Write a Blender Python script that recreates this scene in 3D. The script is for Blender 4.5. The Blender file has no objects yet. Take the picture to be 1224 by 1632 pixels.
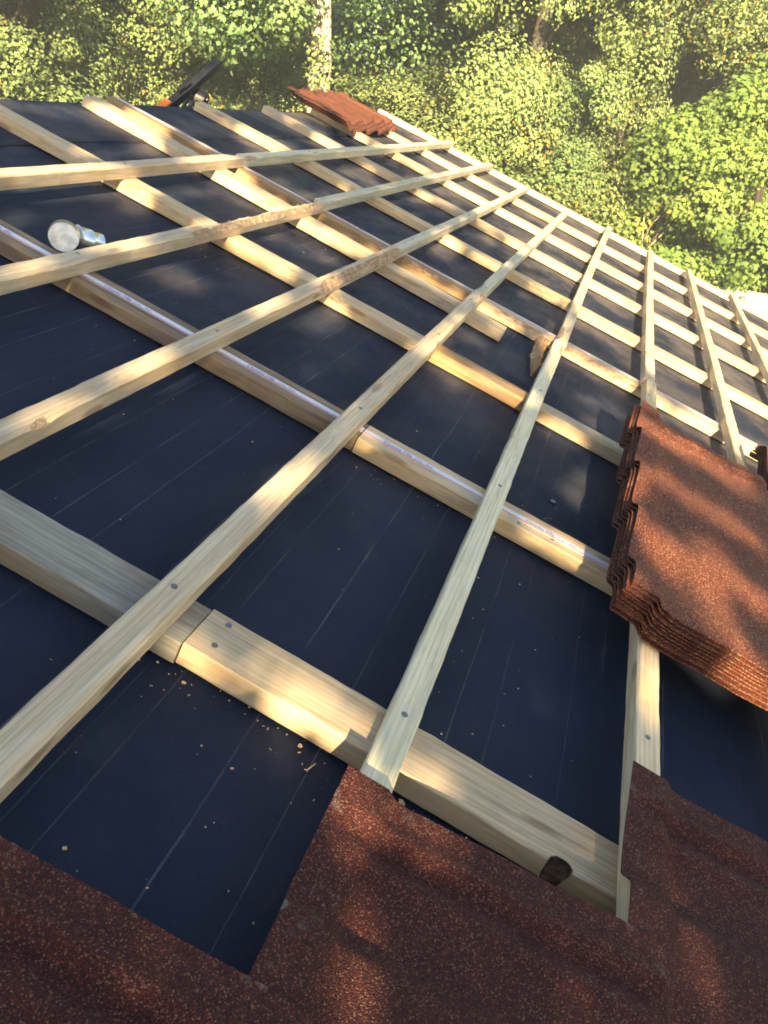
import bpy, math, random
import numpy as np
from mathutils import Matrix, Vector, noise

scene = bpy.context.scene
col = scene.collection
rng = np.random.default_rng(7)
random.seed(7)

# ------------------------------------------------------------------ roof frame
# u runs level along the battens, s runs up the slope, w stands off the roof
PITCH = math.radians(24.88)
cP, sP = math.cos(PITCH), math.sin(PITCH)
H0 = 3.60
RM = Matrix(((1, 0, 0, 0), (0, cP, -sP, 0), (0, sP, cP, H0), (0, 0, 0, 1)))
def RW(u, s, w=0.0):
    return RM @ Vector((u, s, w))

# ------------------------------------------------------------------ camera
CAM_R = ((0.28194073, -0.87035592, 0.4037202),
         (-0.40412017, -0.48937237, -0.77278818),
         (0.87017028, 0.05472899, -0.48970239))
cam_data = bpy.data.cameras.new("camera")
cam = bpy.data.objects.new("camera", cam_data)
col.objects.link(cam)
x_, y_, z_ = [Vector(r) for r in CAM_R]
m = Matrix.Identity(4)
for i in range(3):
    m[i][0], m[i][1], m[i][2] = x_[i], -y_[i], -z_[i]
m.translation = Vector((-0.87863, -0.27488, 0.80291))
cam.matrix_world = RM @ m
cam_data.sensor_fit = 'VERTICAL'
cam_data.sensor_height = 24.0
cam_data.lens = 24.0 * 1317.25 / 1632.0
cam_data.clip_start = 0.02
cam_data.clip_end = 600
scene.camera = cam
CW = cam.matrix_world.translation.copy()

# ------------------------------------------------------------------ light
SUN_L = Vector((-2.0, -0.25, 1.0)).normalized()       # towards the sun, roof frame
SUN_W = (RM.to_3x3() @ SUN_L).normalized()
sun_data = bpy.data.lights.new("sun", 'SUN')
sun_data.energy = 5.0
sun_data.angle = math.radians(0.5)
sun_data.color = (1.0, 0.75, 0.42)
sun = bpy.data.objects.new("sun", sun_data)
col.objects.link(sun)
sun.rotation_euler = (-SUN_W).to_track_quat('-Z', 'Y').to_euler()
sun.location = (-10, -5, 20)
world = bpy.data.worlds.new("World")
scene.world = world
world.use_nodes = True
wn = world.node_tree
bg = wn.nodes["Background"]
sky = wn.nodes.new("ShaderNodeTexSky")
sky.sky_type = 'NISHITA'
sky.sun_disc = False
sky.sun_elevation = math.asin(SUN_W.z)
sky.sun_rotation = math.atan2(SUN_W.x, SUN_W.y)
sky.air_density = 1.0
sky.dust_density = 1.0
wn.links.new(sky.outputs[0], bg.inputs[0])
bg.inputs[1].default_value = 0.060
scene.view_settings.view_transform = 'Standard'
scene.view_settings.look = 'None'
scene.view_settings.exposure = 2.35
scene.view_settings.gamma = 1.0
scene.cycles.max_bounces = 6
scene.cycles.filter_width = 1.8
scene.cycles.transparent_max_bounces = 8

# ------------------------------------------------------------------ materials
def new_mat(name):
    mt = bpy.data.materials.new(name)
    mt.use_nodes = True
    nt = mt.node_tree
    return mt, nt, nt.nodes["Principled BSDF"]

def N(nt, kind, **kw):
    n = nt.nodes.new(kind)
    for k, v in kw.items():
        if k.startswith('in_'):
            key = k[3:]
            key = int(key) if key.isdigit() else key
            n.inputs[key].default_value = v
        else:
            setattr(n, k, v)
    return n

def ramp(nt, src, stops, interp='LINEAR'):
    r = nt.nodes.new("ShaderNodeValToRGB")
    r.color_ramp.interpolation = interp
    els = r.color_ramp.elements
    while len(els) < len(stops):
        els.new(0.5)
    for e, (p, c) in zip(els, stops):
        e.position = p
        e.color = (c[0], c[1], c[2], 1) if not isinstance(c, float) else (c, c, c, 1)
    nt.links.new(src, r.inputs[0])
    return r.outputs[0]

def mix(nt, fac, a, b, mode='MIX'):
    n = nt.nodes.new("ShaderNodeMix")
    n.data_type = 'RGBA'
    n.blend_type = mode
    for sock, v in ((n.inputs[0], fac), (n.inputs[6], a), (n.inputs[7], b)):
        if isinstance(v, bpy.types.NodeSocket):
            nt.links.new(v, sock)
        elif isinstance(v, (int, float)):
            sock.default_value = v
        else:
            sock.default_value = (v[0], v[1], v[2], 1)
    return n.outputs[2]

def math_n(nt, op, a, b=None, c=None):
    n = nt.nodes.new("ShaderNodeMath")
    n.operation = op
    for sock, v in zip(n.inputs, (a, b, c)):
        if v is None:
            continue
        if isinstance(v, bpy.types.NodeSocket):
            nt.links.new(v, sock)
        else:
            sock.default_value = v
    return n.outputs[0]

def obj_coords(nt, scale=(1, 1, 1), rand=True):
    tc = nt.nodes.new("ShaderNodeTexCoord")
    mp = nt.nodes.new("ShaderNodeMapping")
    mp.inputs['Scale'].default_value = scale
    nt.links.new(tc.outputs['Object'], mp.inputs['Vector'])
    if not rand:
        return mp.outputs[0]
    oi = nt.nodes.new("ShaderNodeObjectInfo")
    ad = nt.nodes.new("ShaderNodeVectorMath")
    ad.operation = 'ADD'
    ml = math_n(nt, 'MULTIPLY', oi.outputs['Random'], 37.0)
    nt.links.new(mp.outputs[0], ad.inputs[0])
    nt.links.new(ml, ad.inputs[1])
    return ad.outputs[0]

def noise_n(nt, vec, scale, detail=4, rough=0.55, dist=0.0):
    n = N(nt, "ShaderNodeTexNoise", in_Scale=scale, in_Detail=detail, in_Roughness=rough, in_Distortion=dist)
    nt.links.new(vec, n.inputs['Vector'])
    return n.outputs[0]

def wood(name, light, mid, dark, stain=None, stain_amt=0.0, weather=0.0):
    mt, nt, p = new_mat(name)
    v1 = obj_coords(nt, (0.9, 9, 9))
    v2 = obj_coords(nt, (3.0, 70, 70))
    v3 = obj_coords(nt, (5.5, 14, 14))
    broad = noise_n(nt, v1, 3.0, 5, 0.6, 1.2)
    fine = noise_n(nt, v2, 2.2, 6, 0.65, 0.4)
    blot = noise_n(nt, v3, 1.0, 3, 0.5, 0.3)
    base = ramp(nt, broad, [(0.30, dark), (0.48, mid), (0.66, light)])
    g = ramp(nt, fine, [(0.30, 0.62), (0.55, 1.0)])
    c = mix(nt, 0.75, base, g, 'MULTIPLY')
    # cathedral growth rings
    wv = N(nt, "ShaderNodeTexWave", in_Scale=7.0, in_Distortion=9.0, in_Detail=3.0, wave_type='BANDS', bands_direction='Y')
    wv.inputs['Detail Scale'].default_value = 0.6
    nt.links.new(obj_coords(nt, (0.35, 5, 5)), wv.inputs['Vector'])
    rg = ramp(nt, wv.outputs[1], [(0.0, 0.72), (0.35, 1.0), (1.0, 1.0)])
    c = mix(nt, 0.55, c, rg, 'MULTIPLY')
    # knots
    vo = N(nt, "ShaderNodeTexVoronoi", in_Scale=1.0)
    nt.links.new(obj_coords(nt, (4.2, 16, 16)), vo.inputs['Vector'])
    kn = ramp(nt, vo.outputs['Distance'], [(0.0, 1.0), (0.10, 0.9), (0.17, 0.0)])
    c = mix(nt, math_n(nt, 'MULTIPLY', kn, 0.55), c, (0.16, 0.06, 0.02))
    if stain:
        sm = ramp(nt, blot, [(0.50, 0.0), (0.66, 1.0)])
        c = mix(nt, math_n(nt, 'MULTIPLY', sm, stain_amt), c, stain)
    # dirt scuffs
    dn = noise_n(nt, obj_coords(nt, (6, 20, 20)), 1.5, 6, 0.7)
    dm = ramp(nt, dn, [(0.56, 0.0), (0.72, 1.0)])
    c = mix(nt, math_n(nt, 'MULTIPLY', dm, 0.35 + weather), c, (0.20, 0.17, 0.13))
    # bark left on the edge (a mesh attribute where the board has bark)
    at = N(nt, "ShaderNodeAttribute", attribute_name="bark")
    bn = noise_n(nt, obj_coords(nt, (18, 45, 45)), 2.0, 5, 0.7)
    bc = ramp(nt, bn, [(0.28, (0.12, 0.055, 0.028)), (0.46, (0.34, 0.18, 0.09)), (0.62, (0.62, 0.44, 0.27))])
    bm = ramp(nt, math_n(nt, 'ADD', at.outputs['Fac'], math_n(nt, 'MULTIPLY', math_n(nt, 'SUBTRACT', bn, 0.5), 0.9)), [(0.42, 0.0), (0.55, 1.0)])
    c = mix(nt, math_n(nt, 'MULTIPLY', bm, 0.8), c, bc)
    c = mix(nt, ramp(nt, math_n(nt, 'MULTIPLY', at.outputs['Fac'], 0.5), [(0.60, 0.0), (0.78, 1.0)]), c, ramp(nt, bn, [(0.35, (0.020, 0.011, 0.008)), (0.5, (0.07, 0.035, 0.02)), (0.66, (0.20, 0.11, 0.06))]))
    oi = nt.nodes.new("ShaderNodeObjectInfo")
    hv = N(nt, "ShaderNodeHueSaturation")
    nt.links.new(math_n(nt, 'MULTIPLY_ADD', oi.outputs['Random'], 0.30, 0.82), hv.inputs['Value'])
    nt.links.new(math_n(nt, 'MULTIPLY_ADD', oi.outputs['Random'], 0.25, 0.87), hv.inputs['Saturation'])
    nt.links.new(c, hv.inputs['Color'])
    nt.links.new(hv.outputs[0], p.inputs['Base Color'])
    p.inputs['Roughness'].default_value = 0.62
    p.inputs['Specular IOR Level'].default_value = 0.3
    bp = N(nt, "ShaderNodeBump", in_Strength=0.35, in_Distance=0.0015)
    nt.links.new(fine, bp.inputs['Height'])
    b2 = N(nt, "ShaderNodeBump", in_Strength=0.8, in_Distance=0.006)
    nt.links.new(math_n(nt, 'MULTIPLY', bm, bn), b2.inputs['Height'])
    nt.links.new(bp.outputs[0], b2.inputs['Normal'])
    nt.links.new(b2.outputs[0], p.inputs['Normal'])
    return mt

M = {}
M['cream'] = wood('pine_cream', (0.80, 0.68, 0.48), (0.75, 0.61, 0.40), (0.64, 0.49, 0.30), (0.66, 0.42, 0.19), 0.4)
M['green'] = wood('pine_pale_green', (0.80, 0.74, 0.55), (0.73, 0.67, 0.47), (0.62, 0.55, 0.37), (0.64, 0.61, 0.48), 0.4)
M['gold'] = wood('pine_gold', (0.72, 0.57, 0.36), (0.65, 0.49, 0.29), (0.52, 0.37, 0.20), (0.48, 0.43, 0.35), 0.4, 0.05)
M['grey'] = wood('weathered_wood', (0.36, 0.345, 0.29), (0.28, 0.268, 0.225), (0.18, 0.168, 0.135), (0.22, 0.15, 0.09), 0.5, 0.2)
M['brown'] = wood('brown_wood', (0.46, 0.32, 0.18), (0.36, 0.24, 0.13), (0.24, 0.15, 0.08), (0.20, 0.15, 0.11), 0.6, 0.15)

def felt_mat():
    mt, nt, p = new_mat('black_roofing_felt')
    tc = nt.nodes.new("ShaderNodeTexCoord")
    sx = nt.nodes.new("ShaderNodeSeparateXYZ")
    nt.links.new(tc.outputs['Object'], sx.inputs[0])
    X, Y = sx.outputs[0], sx.outputs[1]
    v = tc.outputs['Object']
    grain = noise_n(nt, v, 900, 2, 0.6)
    mott = noise_n(nt, v, 5.0, 5, 0.6)
    base = ramp(nt, mott, [(0.3, (0.0045, 0.0115, 0.031)), (0.7, (0.0085, 0.0175, 0.042))])
    gr = ramp(nt, grain, [(0.32, 0.45), (0.7, 1.7)])
    c = mix(nt, 1.0, base, gr, 'MULTIPLY')
    # dust film, patchy, strengthened up the far end to paint in sun glare
    far = math_n(nt, 'MULTIPLY', math_n(nt, 'MAXIMUM', math_n(nt, 'MINIMUM', math_n(nt, 'SUBTRACT', X, 0.5), 3.0), 0.0), 0.020)
    dust = noise_n(nt, v, 2.2, 6, 0.7)
    dm = ramp(nt, dust, [(0.42, 0.0), (0.75, 1.0)])
    c = mix(nt, math_n(nt, 'MULTIPLY', dm, math_n(nt, 'ADD', 0.05, math_n(nt, 'MULTIPLY', far, 11.0))), c, (0.25, 0.21, 0.17))
    # printed lay lines, broken and slightly wandering
    mpw = N(nt, "ShaderNodeMapping")
    mpw.inputs['Scale'].default_value = (2.2, 6, 1)
    nt.links.new(v, mpw.inputs['Vector'])
    wob = noise_n(nt, mpw.outputs[0], 1.0, 3, 0.6)
    yy = math_n(nt, 'ADD', Y, math_n(nt, 'MULTIPLY', math_n(nt, 'SUBTRACT', wob, 0.5), math_n(nt, 'ADD', far, 0.012)))
    mx = None
    for i, yl in enumerate((-1.24, -1.02, -0.81, -0.63, -0.51, -0.45, -0.295, -0.205, -0.088, -0.045, 0.03, 0.15, 0.22, 0.30, 0.475, 0.585, 0.66, 0.86, 0.99, 1.11, 1.22, 1.47)):
        d = math_n(nt, 'ABSOLUTE', math_n(nt, 'SUBTRACT', yy, yl))
        wdt = (0.0013, 0.0020, 0.0015)[i % 3]
        val = math_n(nt, 'SUBTRACT', 1.0, math_n(nt, 'DIVIDE', d, wdt))
        if (i * 7) % 5 in (1, 3):
            val = math_n(nt, 'MULTIPLY', val, 0.55)
        mx = val if mx is None else math_n(nt, 'MAXIMUM', mx, val)
    mpb = N(nt, "ShaderNodeMapping")
    mpb.inputs['Scale'].default_value = (9, 60, 1)
    nt.links.new(v, mpb.inputs['Vector'])
    brk = noise_n(nt, mpb.outputs[0], 1.0, 5, 0.7)
    bm = ramp(nt, brk, [(0.40, 0.04), (0.66, 1.0)])
    ln = math_n(nt, 'MULTIPLY', math_n(nt, 'MINIMUM', math_n(nt, 'MAXIMUM', mx, 0.0), 1.0), bm)
    c = mix(nt, math_n(nt, 'MULTIPLY', ln, 0.38), c, (0.34, 0.32, 0.30))
    # fine sawdust specks
    vo = N(nt, "ShaderNodeTexVoronoi", in_Scale=55.0)
    nt.links.new(v, vo.inputs['Vector'])
    sp = ramp(nt, vo.outputs['Distance'], [(0.0, 1.0), (0.04, 1.0), (0.075, 0.0)])
    sep = nt.nodes.new("ShaderNodeSeparateColor")
    nt.links.new(vo.outputs['Color'], sep.inputs[0])
    keep = math_n(nt, 'MULTIPLY', math_n(nt, 'GREATER_THAN', sep.outputs[0], 0.93), sp)
    c = mix(nt, math_n(nt, 'MULTIPLY', keep, 0.7), c, (0.50, 0.42, 0.28))
    nt.links.new(c, p.inputs['Base Color'])
    p.inputs['Roughness'].default_value = 0.72
    p.inputs['Specular IOR Level'].default_value = 0.28
    bp = N(nt, "ShaderNodeBump", in_Strength=0.5, in_Distance=0.001)
    nt.links.new(grain, bp.inputs['Height'])
    mpc = N(nt, "ShaderNodeMapping")
    mpc.inputs['Scale'].default_value = (3, 11, 1)
    nt.links.new(v, mpc.inputs['Vector'])
    crs = noise_n(nt, mpc.outputs[0], 1.0, 4, 0.6, 0.8)
    b2 = N(nt, "ShaderNodeBump", in_Strength=0.5, in_Distance=0.012)
    nt.links.new(crs, b2.inputs['Height'])
    nt.links.new(bp.outputs[0], b2.inputs['Normal'])
    nt.links.new(b2.outputs[0], p.inputs['Normal'])
    return mt
M['felt'] = felt_mat()

def tile_mat(name, hue, gs=640.0):
    mt, nt, p = new_mat(name)
    tc = nt.nodes.new("ShaderNodeTexCoord")
    v = tc.outputs['Object']
    vo = N(nt, "ShaderNodeTexVoronoi", in_Scale=gs)
    nt.links.new(v, vo.inputs['Vector'])
    sep = nt.nodes.new("ShaderNodeSeparateColor")
    nt.links.new(vo.outputs['Color'], sep.inputs[0])
    a, b, c_, d = hue
    c = ramp(nt, sep.outputs[0], [(0.0, a), (0.30, b), (0.62, b), (0.86, c_), (0.955, d)])
    ed = ramp(nt, vo.outputs['Distance'], [(0.2, 1.0), (0.75, 0.45)])
    c = mix(nt, 0.8, c, ed, 'MULTIPLY')
    bl = noise_n(nt, v, 9.0, 5, 0.6)
    c = mix(nt, 0.6, c, ramp(nt, bl, [(0.3, 0.65), (0.7, 1.25)]), 'MULTIPLY')
    sc = noise_n(nt, v, 26.0, 5, 0.7)
    # pale scuffs where granules are rubbed off along the sheet edges
    at = N(nt, "ShaderNodeAttribute", attribute_name="edge")
    sm = math_n(nt, 'MULTIPLY', at.outputs['Fac'], ramp(nt, sc, [(0.56, 0.0), (0.68, 1.0)]))
    c = mix(nt, math_n(nt, 'MULTIPLY', sm, 0.4), c, (0.38, 0.36, 0.36))
    nt.links.new(c, p.inputs['Base Color'])
    p.inputs['Roughness'].default_value = 0.72
    p.inputs['Specular IOR Level'].default_value = 0.35
    bp = N(nt, "ShaderNodeBump", in_Strength=0.9, in_Distance=0.0022)
    nt.links.new(ed, bp.inputs['Height'])
    nt.links.new(bp.outputs[0], p.inputs['Normal'])
    return mt
M['tile'] = tile_mat('stone_coated_steel_shade', ((0.016, 0.004, 0.005), (0.072, 0.012, 0.010), (0.145, 0.033, 0.021), (0.25, 0.12, 0.07)))  # laid sheets: coating colour darkened for the shade they lie in
M['tile_lit'] = tile_mat('stone_coated_steel_lit', ((0.035, 0.010, 0.006), (0.185, 0.050, 0.024), (0.33, 0.104, 0.050), (0.46, 0.27, 0.16)), 470.0)  # same coating for the piled sheets, sunlit tone put into the colour

def simple(name, colr, rough=0.6, metal=0.0, spec=0.4, nz=0.0, nscale=30, emit=None):
    mt, nt, p = new_mat(name)
    tc = nt.nodes.new("ShaderNodeTexCoord")
    n = noise_n(nt, tc.outputs['Object'], nscale, 5, 0.6)
    lo = tuple(x * (1 - nz) for x in colr)
    hi = tuple(min(1, x * (1 + nz)) for x in colr)
    nt.links.new(ramp(nt, n, [(0.3, lo), (0.7, hi)]), p.inputs['Base Color'])
    p.inputs['Roughness'].default_value = rough
    p.inputs['Metallic'].default_value = metal
    p.inputs['Specular IOR Level'].default_value = spec
    return mt
M['screw'] = simple('dull_steel', (0.22, 0.23, 0.22), 0.45, 0.8, nz=0.3, nscale=200)
M['galv'] = simple('galvanised_steel', (0.82, 0.84, 0.86), 0.24, 1.0, nz=0.10, nscale=60)
M['galv_dark'] = simple('dull_galvanised_steel', (0.55, 0.56, 0.58), 0.25, 1.0, nz=0.35, nscale=30)
M['strap'] = simple('white_plastic_strap', (0.74, 0.73, 0.80), 0.30, 0.0, 0.6, 0.06, 40)
M['ink'] = simple('purple_ink', (0.16, 0.09, 0.42), 0.5)
M['red_ink'] = simple('red_ink', (0.45, 0.06, 0.08), 0.5)
M['blue_ink'] = simple('blue_ink', (0.42, 0.42, 0.72), 0.4)
M['black'] = simple('black_plastic', (0.012, 0.013, 0.016), 0.42, 0.0, 0.5, 0.3, 20)
M['orange'] = simple('orange_plastic', (0.72, 0.20, 0.035), 0.4, 0.0, 0.5, 0.1, 20)
M['chip'] = simple('fresh_wood_chip', (0.70, 0.50, 0.26), 0.7, 0, 0.2, 0.2, 80)
M['barkdark'] = simple('dark_bark', (0.10, 0.05, 0.03), 0.85, 0, 0.2, 0.6, 40)
M['rot'] = simple('rotten_knot', (0.035, 0.02, 0.012), 0.9, 0, 0.2, 0.5, 60)
M['stucco'] = simple('cream_stucco', (0.55, 0.50, 0.42), 0.9, 0, 0.2, 0.1, 60)
M['ply'] = simple('plywood', (0.42, 0.30, 0.18), 0.7, 0, 0.3, 0.2, 12)
M['white'] = simple('white_roof_coating', (0.80, 0.79, 0.76), 0.7, 0, 0.3, 0.05, 8)
M['soil'] = simple('dry_leafy_soil', (0.12, 0.09, 0.05), 0.95, 0, 0.1, 0.5, 3)

def bark_mat(name, c1, c2, scale):
    mt, nt, p = new_mat(name)
    tc = nt.nodes.new("ShaderNodeTexCoord")
    mp = N(nt, "ShaderNodeMapping")
    mp.inputs['Scale'].default_value = (1, 1, 0.35)
    nt.links.new(tc.outputs['Object'], mp.inputs['Vector'])
    n = noise_n(nt, mp.outputs[0], scale, 6, 0.65, 0.5)
    nt.links.new(ramp(nt, n, [(0.35, c1), (0.62, c2)]), p.inputs['Base Color'])
    p.inputs['Roughness'].default_value = 0.9
    p.inputs['Specular IOR Level'].default_value = 0.2
    bp = N(nt, "ShaderNodeBump", in_Strength=0.7, in_Distance=0.03)
    nt.links.new(n, bp.inputs['Height'])
    nt.links.new(bp.outputs[0], p.inputs['Normal'])
    return mt
M['bark'] = bark_mat('oak_bark', (0.045, 0.037, 0.03), (0.11, 0.092, 0.072), 9)
M['sycamore'] = bark_mat('sycamore_bark', (0.34, 0.28, 0.20), (0.50, 0.44, 0.34), 3)
M['twig'] = bark_mat('dead_twig', (0.28, 0.22, 0.16), (0.46, 0.38, 0.28), 12)

def leaf_mat(name, c1, c2, c3, trans=0.35, accent=None):
    mt, nt, p = new_mat(name)
    nt.nodes.remove(p)
    at = N(nt, "ShaderNodeAttribute", attribute_name="tint")
    c = ramp(nt, at.outputs['Fac'], [(0.0, c1), (0.5, c2), (0.93, c3), (1.0, accent or c3)])
    df = N(nt, "ShaderNodeBsdfDiffuse")
    tr = N(nt, "ShaderNodeBsdfTranslucent")
    ms = N(nt, "ShaderNodeMixShader", in_0=trans)
    # leaves of a spray share much of its facing
    ca = N(nt, "ShaderNodeAttribute", attribute_name="facing")
    vt = N(nt, "ShaderNodeVectorTransform", vector_type='NORMAL', convert_from='OBJECT', convert_to='WORLD')
    nt.links.new(ca.outputs['Vector'], vt.inputs[0])
    ge = N(nt, "ShaderNodeNewGeometry")
    mxv = N(nt, "ShaderNodeMix", data_type='VECTOR', in_0=0.6)
    nt.links.new(ge.outputs['Normal'], mxv.inputs[4])
    nt.links.new(vt.outputs[0], mxv.inputs[5])
    nm = N(nt, "ShaderNodeVectorMath", operation='NORMALIZE')
    nt.links.new(mxv.outputs[1], nm.inputs[0])
    nt.links.new(nm.outputs[0], df.inputs['Normal'])
    nt.links.new(c, df.inputs[0])
    nt.links.new(mix(nt, 0.5, c, (0.22, 0.26, 0.02)), tr.inputs[0])
    nt.links.new(df.outputs[0], ms.inputs[1])
    nt.links.new(tr.outputs[0], ms.inputs[2])
    nt.links.new(ms.outputs[0], nt.nodes["Material Output"].inputs[0])
    return mt
M['leaf_oak'] = leaf_mat('oak_leaves', (0.14, 0.215, 0.085), (0.225, 0.305, 0.120), (0.31, 0.38, 0.155), 0.18, (0.30, 0.20, 0.05))
M['leaf_green'] = leaf_mat('green_leaves', (0.10, 0.21, 0.085), (0.165, 0.29, 0.12), (0.25, 0.37, 0.15), 0.15)
M['leaf_bright'] = leaf_mat('bright_maple_leaves', (0.13, 0.22, 0.060), (0.205, 0.30, 0.080), (0.28, 0.36, 0.105), 0.28, (0.40, 0.34, 0.07))
M['leaf_yellow'] = leaf_mat('yellowing_leaves', (0.16, 0.21, 0.075), (0.235, 0.285, 0.105), (0.33, 0.32, 0.11), 0.15, (0.36, 0.20, 0.05))

# ------------------------------------------------------------------ object helpers
def tag(o, label=None, cat=None, group=None, kind=None):
    if label: o['label'] = label
    if cat: o['category'] = cat
    if group: o['group'] = group
    if kind: o['kind'] = kind
    return o

def mesh_from(name, verts, faces, mat=None, smooth=False, attrs=None):
    me = bpy.data.meshes.new(name)
    me.from_pydata([tuple(v) for v in verts], [], faces)
    if mat: me.materials.append(mat)
    if smooth:
        me.polygons.foreach_set('use_smooth', [True] * len(me.polygons))
    for k, vals in (attrs or {}).items():
        a = me.attributes.new(k, 'FLOAT', 'POINT')
        a.data.foreach_set('value', np.asarray(vals, dtype=np.float32))
    me.update()
    return me

def link(name, me, parent=None, matrix=None):
    o = bpy.data.objects.new(name, me)
    col.objects.link(o)
    if parent is not None:
        o.parent = parent
    if matrix is not None:
        if parent is not None: o.matrix_local = matrix
        else: o.matrix_world = matrix
    return o

def copy_tree(o, parent=None):
    c = o.copy()
    col.objects.link(c)
    if parent is not None:
        c.parent = parent
    for ch in list(o.children):
        copy_tree(ch, c)
    return c

def T(x, y, z):
    return Matrix.Translation((x, y, z))
def RZ(a): return Matrix.Rotation(a, 4, 'Z')
def RX(a): return Matrix.Rotation(a, 4, 'X')
def RY(a): return Matrix.Rotation(a, 4, 'Y')

class MB:
    """collects simple shapes into one mesh"""
    def __init__(self): self.v, self.f = [], []
    def add(self, vs, fs):
        k = len(self.v)
        self.v += [tuple(x) for x in vs]
        self.f += [tuple(i + k for i in f) for f in fs]
    def box(self, x0, x1, y0, y1, z0, z1, mt=None):
        vs = [Vector(p) for p in ((x0,y0,z0),(x1,y0,z0),(x1,y1,z0),(x0,y1,z0),(x0,y0,z1),(x1,y0,z1),(x1,y1,z1),(x0,y1,z1))]
        if mt: vs = [mt @ p for p in vs]
        self.add(vs, [(0,3,2,1),(4,5,6,7),(0,1,5,4),(1,2,6,5),(2,3,7,6),(3,0,4,7)])
    def tube(self, pts, radii, n=12, caps=True, closed_profile=None):
        pts = [Vector(p) for p in pts]
        rings = []
        up = Vector((0, 0, 1))
        prev = None
        for i, p in enumerate(pts):
            d = (pts[min(i+1, len(pts)-1)] - pts[max(i-1, 0)])
            d = d.normalized() if d.length > 1e-9 else Vector((0,0,1))
            if prev is None:
                a = d.cross(up)
                if a.length < 0.05: a = d.cross(Vector((1, 0, 0)))
            else:
                a = prev - d * prev.dot(d)
                if a.length < 1e-6: a = d.cross(up)
            a.normalize(); prev = a
            b = d.cross(a)
            rings.append([p + (a * math.cos(2*math.pi*j/n) + b * math.sin(2*math.pi*j/n)) * radii[i] for j in range(n)])
        vs = [v for r in rings for v in r]
        fs = []
        for i in range(len(rings)-1):
            for j in range(n):
                k = (j+1) % n
                fs.append((i*n+j, i*n+k, (i+1)*n+k, (i+1)*n+j))
        if caps:
            fs.append(tuple(range(n-1, -1, -1)))
            fs.append(tuple((len(rings)-1)*n + j for j in range(n)))
        self.add(vs, fs)
    def build(self, name, mat, parent=None, matrix=None, smooth=False):
        return link(name, mesh_from(name, self.v, self.f, mat, smooth), parent, matrix)

# ------------------------------------------------------------------ boards
def board_mesh(name, L, W, Th, mat, seed, bow=0.003, wanes=(), notches=(), step=0.02, skew=0.0, rough=0.0011):
    """sawn board, x 0..L, y 0..W, z 0..Th.  wanes: (x0, x1, corner, depth)
    corner 0 = low y top, 1 = high y top.  notches: (x, half, corner, depth)"""
    r = random.Random(seed)
    n = max(2, int(L / step))
    ph = r.uniform(0, 6.28); ph2 = r.uniform(0, 6.28)
    vs, fs, bark = [], [], []
    bev = 0.0022
    for i in range(n + 1):
        x = L * i / n
        t = x / L
        oy = bow * math.sin(math.pi * t * 1.3 + ph) - bow * math.sin(ph) + skew * (t)
        oz = 0.0
        def jit(k, amp=rough):
            return amp * noise.noise(Vector((x * 22, k * 7.7, seed * 3.1))) + amp * 0.8 * noise.noise(Vector((x * 5, k * 5.1, seed * 1.7)))
        ch = [bev + abs(jit(9, 0.0015)), bev + abs(jit(19, 0.0015))]
        bk = [0.0, 0.0]
        for (a, b, cor, dep, *bk_) in wanes:
            if a - 0.06 < x < b + 0.06:
                e = min(1.0, max(0.0, (x - a + 0.05) / min(0.22, 0.06 + 0.4 * (b - a)))) * min(1.0, max(0.0, (b + 0.05 - x) / 0.09))
                e = e * e * (3 - 2 * e)
                dd = dep * e * (0.72 + 0.9 * (0.5 + 0.5 * noise.noise(Vector((x * 9, seed, cor)))) + 0.35 * noise.noise(Vector((x * 38, seed, cor))))
                ch[cor] = max(ch[cor], dd)
                bk[cor] = max(bk[cor], e * (bk_[0] if bk_ else 1.0) * (0.75 + 0.6 * noise.noise(Vector((x * 14, seed + 5, cor)))))
        cz = None
        for (xc, hw, cor, dep, dz) in notches:
            if abs(x - xc) < hw:
                q = math.sqrt(max(0.0, 1 - ((x - xc) / hw) ** 2)) * (1 + 0.25 * noise.noise(Vector((x * 60, 2, seed))))
                ch[cor] = max(ch[cor], dep * q)
                cz = (cor, dz * min(1.0, q * 1.6))
                bk[cor] = 2.0
        c0, c1 = min(ch[0], Th * 0.92), min(ch[1], Th * 0.92)
        t0, t1 = min(c0, W * .6), W - min(c1, W * .6)
        if cz:
            if cz[0]: c1 = max(c1, min(cz[1], Th * .95))
            else: c0 = max(c0, min(cz[1], Th * .95))
        ring = [(bev, 0), (W - bev, 0), (W, bev), (W, Th - c1 - 0.0015), (W, Th - c1), (t1, Th), (t1 - 0.002, Th),
                (t0 + 0.002, Th), (t0, Th), (0, Th - c0), (0, Th - c0 - 0.0015), (0, bev)]
        rb = [0, 0, 0, 0, bk[1], bk[1], 0, 0, bk[0], bk[0], 0, 0]
        for k, (y, z) in enumerate(ring):
            kk = (0, 1, 2, 3, 3, 4, 4, 5, 5, 6, 6, 7)[k]
            vs.append((x, y + oy + jit(kk), z + oz + (jit(kk + 30) if z > bev else 0)))
            bark.append(rb[k])
    K = 12
    for i in range(n):
        for k in range(K):
            q = (k + 1) % K
            fs.append((i*K+k, (i+1)*K+k, (i+1)*K+q, i*K+q))
    fs.append(tuple(range(K)))
    fs.append(tuple(n*K + k for k in range(K - 1, -1, -1)))
    return mesh_from(name, vs, fs, mat, False, {'bark': bark})

def screw_head(parent, x, y, z, r=0.0048):
    mb = MB()
    mb.tube([(x, y, z - 0.001), (x, y, z + 0.0009)], [r, r * 0.93], 14)
    return mb.build('screw_head', M['screw'], parent)

def along_u(u0, s_edge, W, w0):      # board running along u, s_edge = its upslope edge
    return RM @ T(u0, s_edge - W, w0)
def along_s(s0, u_far, w0):          # board running up the slope from s0, u_far = its far edge
    return RM @ T(u_far, s0, w0) @ RZ(math.pi / 2)

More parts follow.
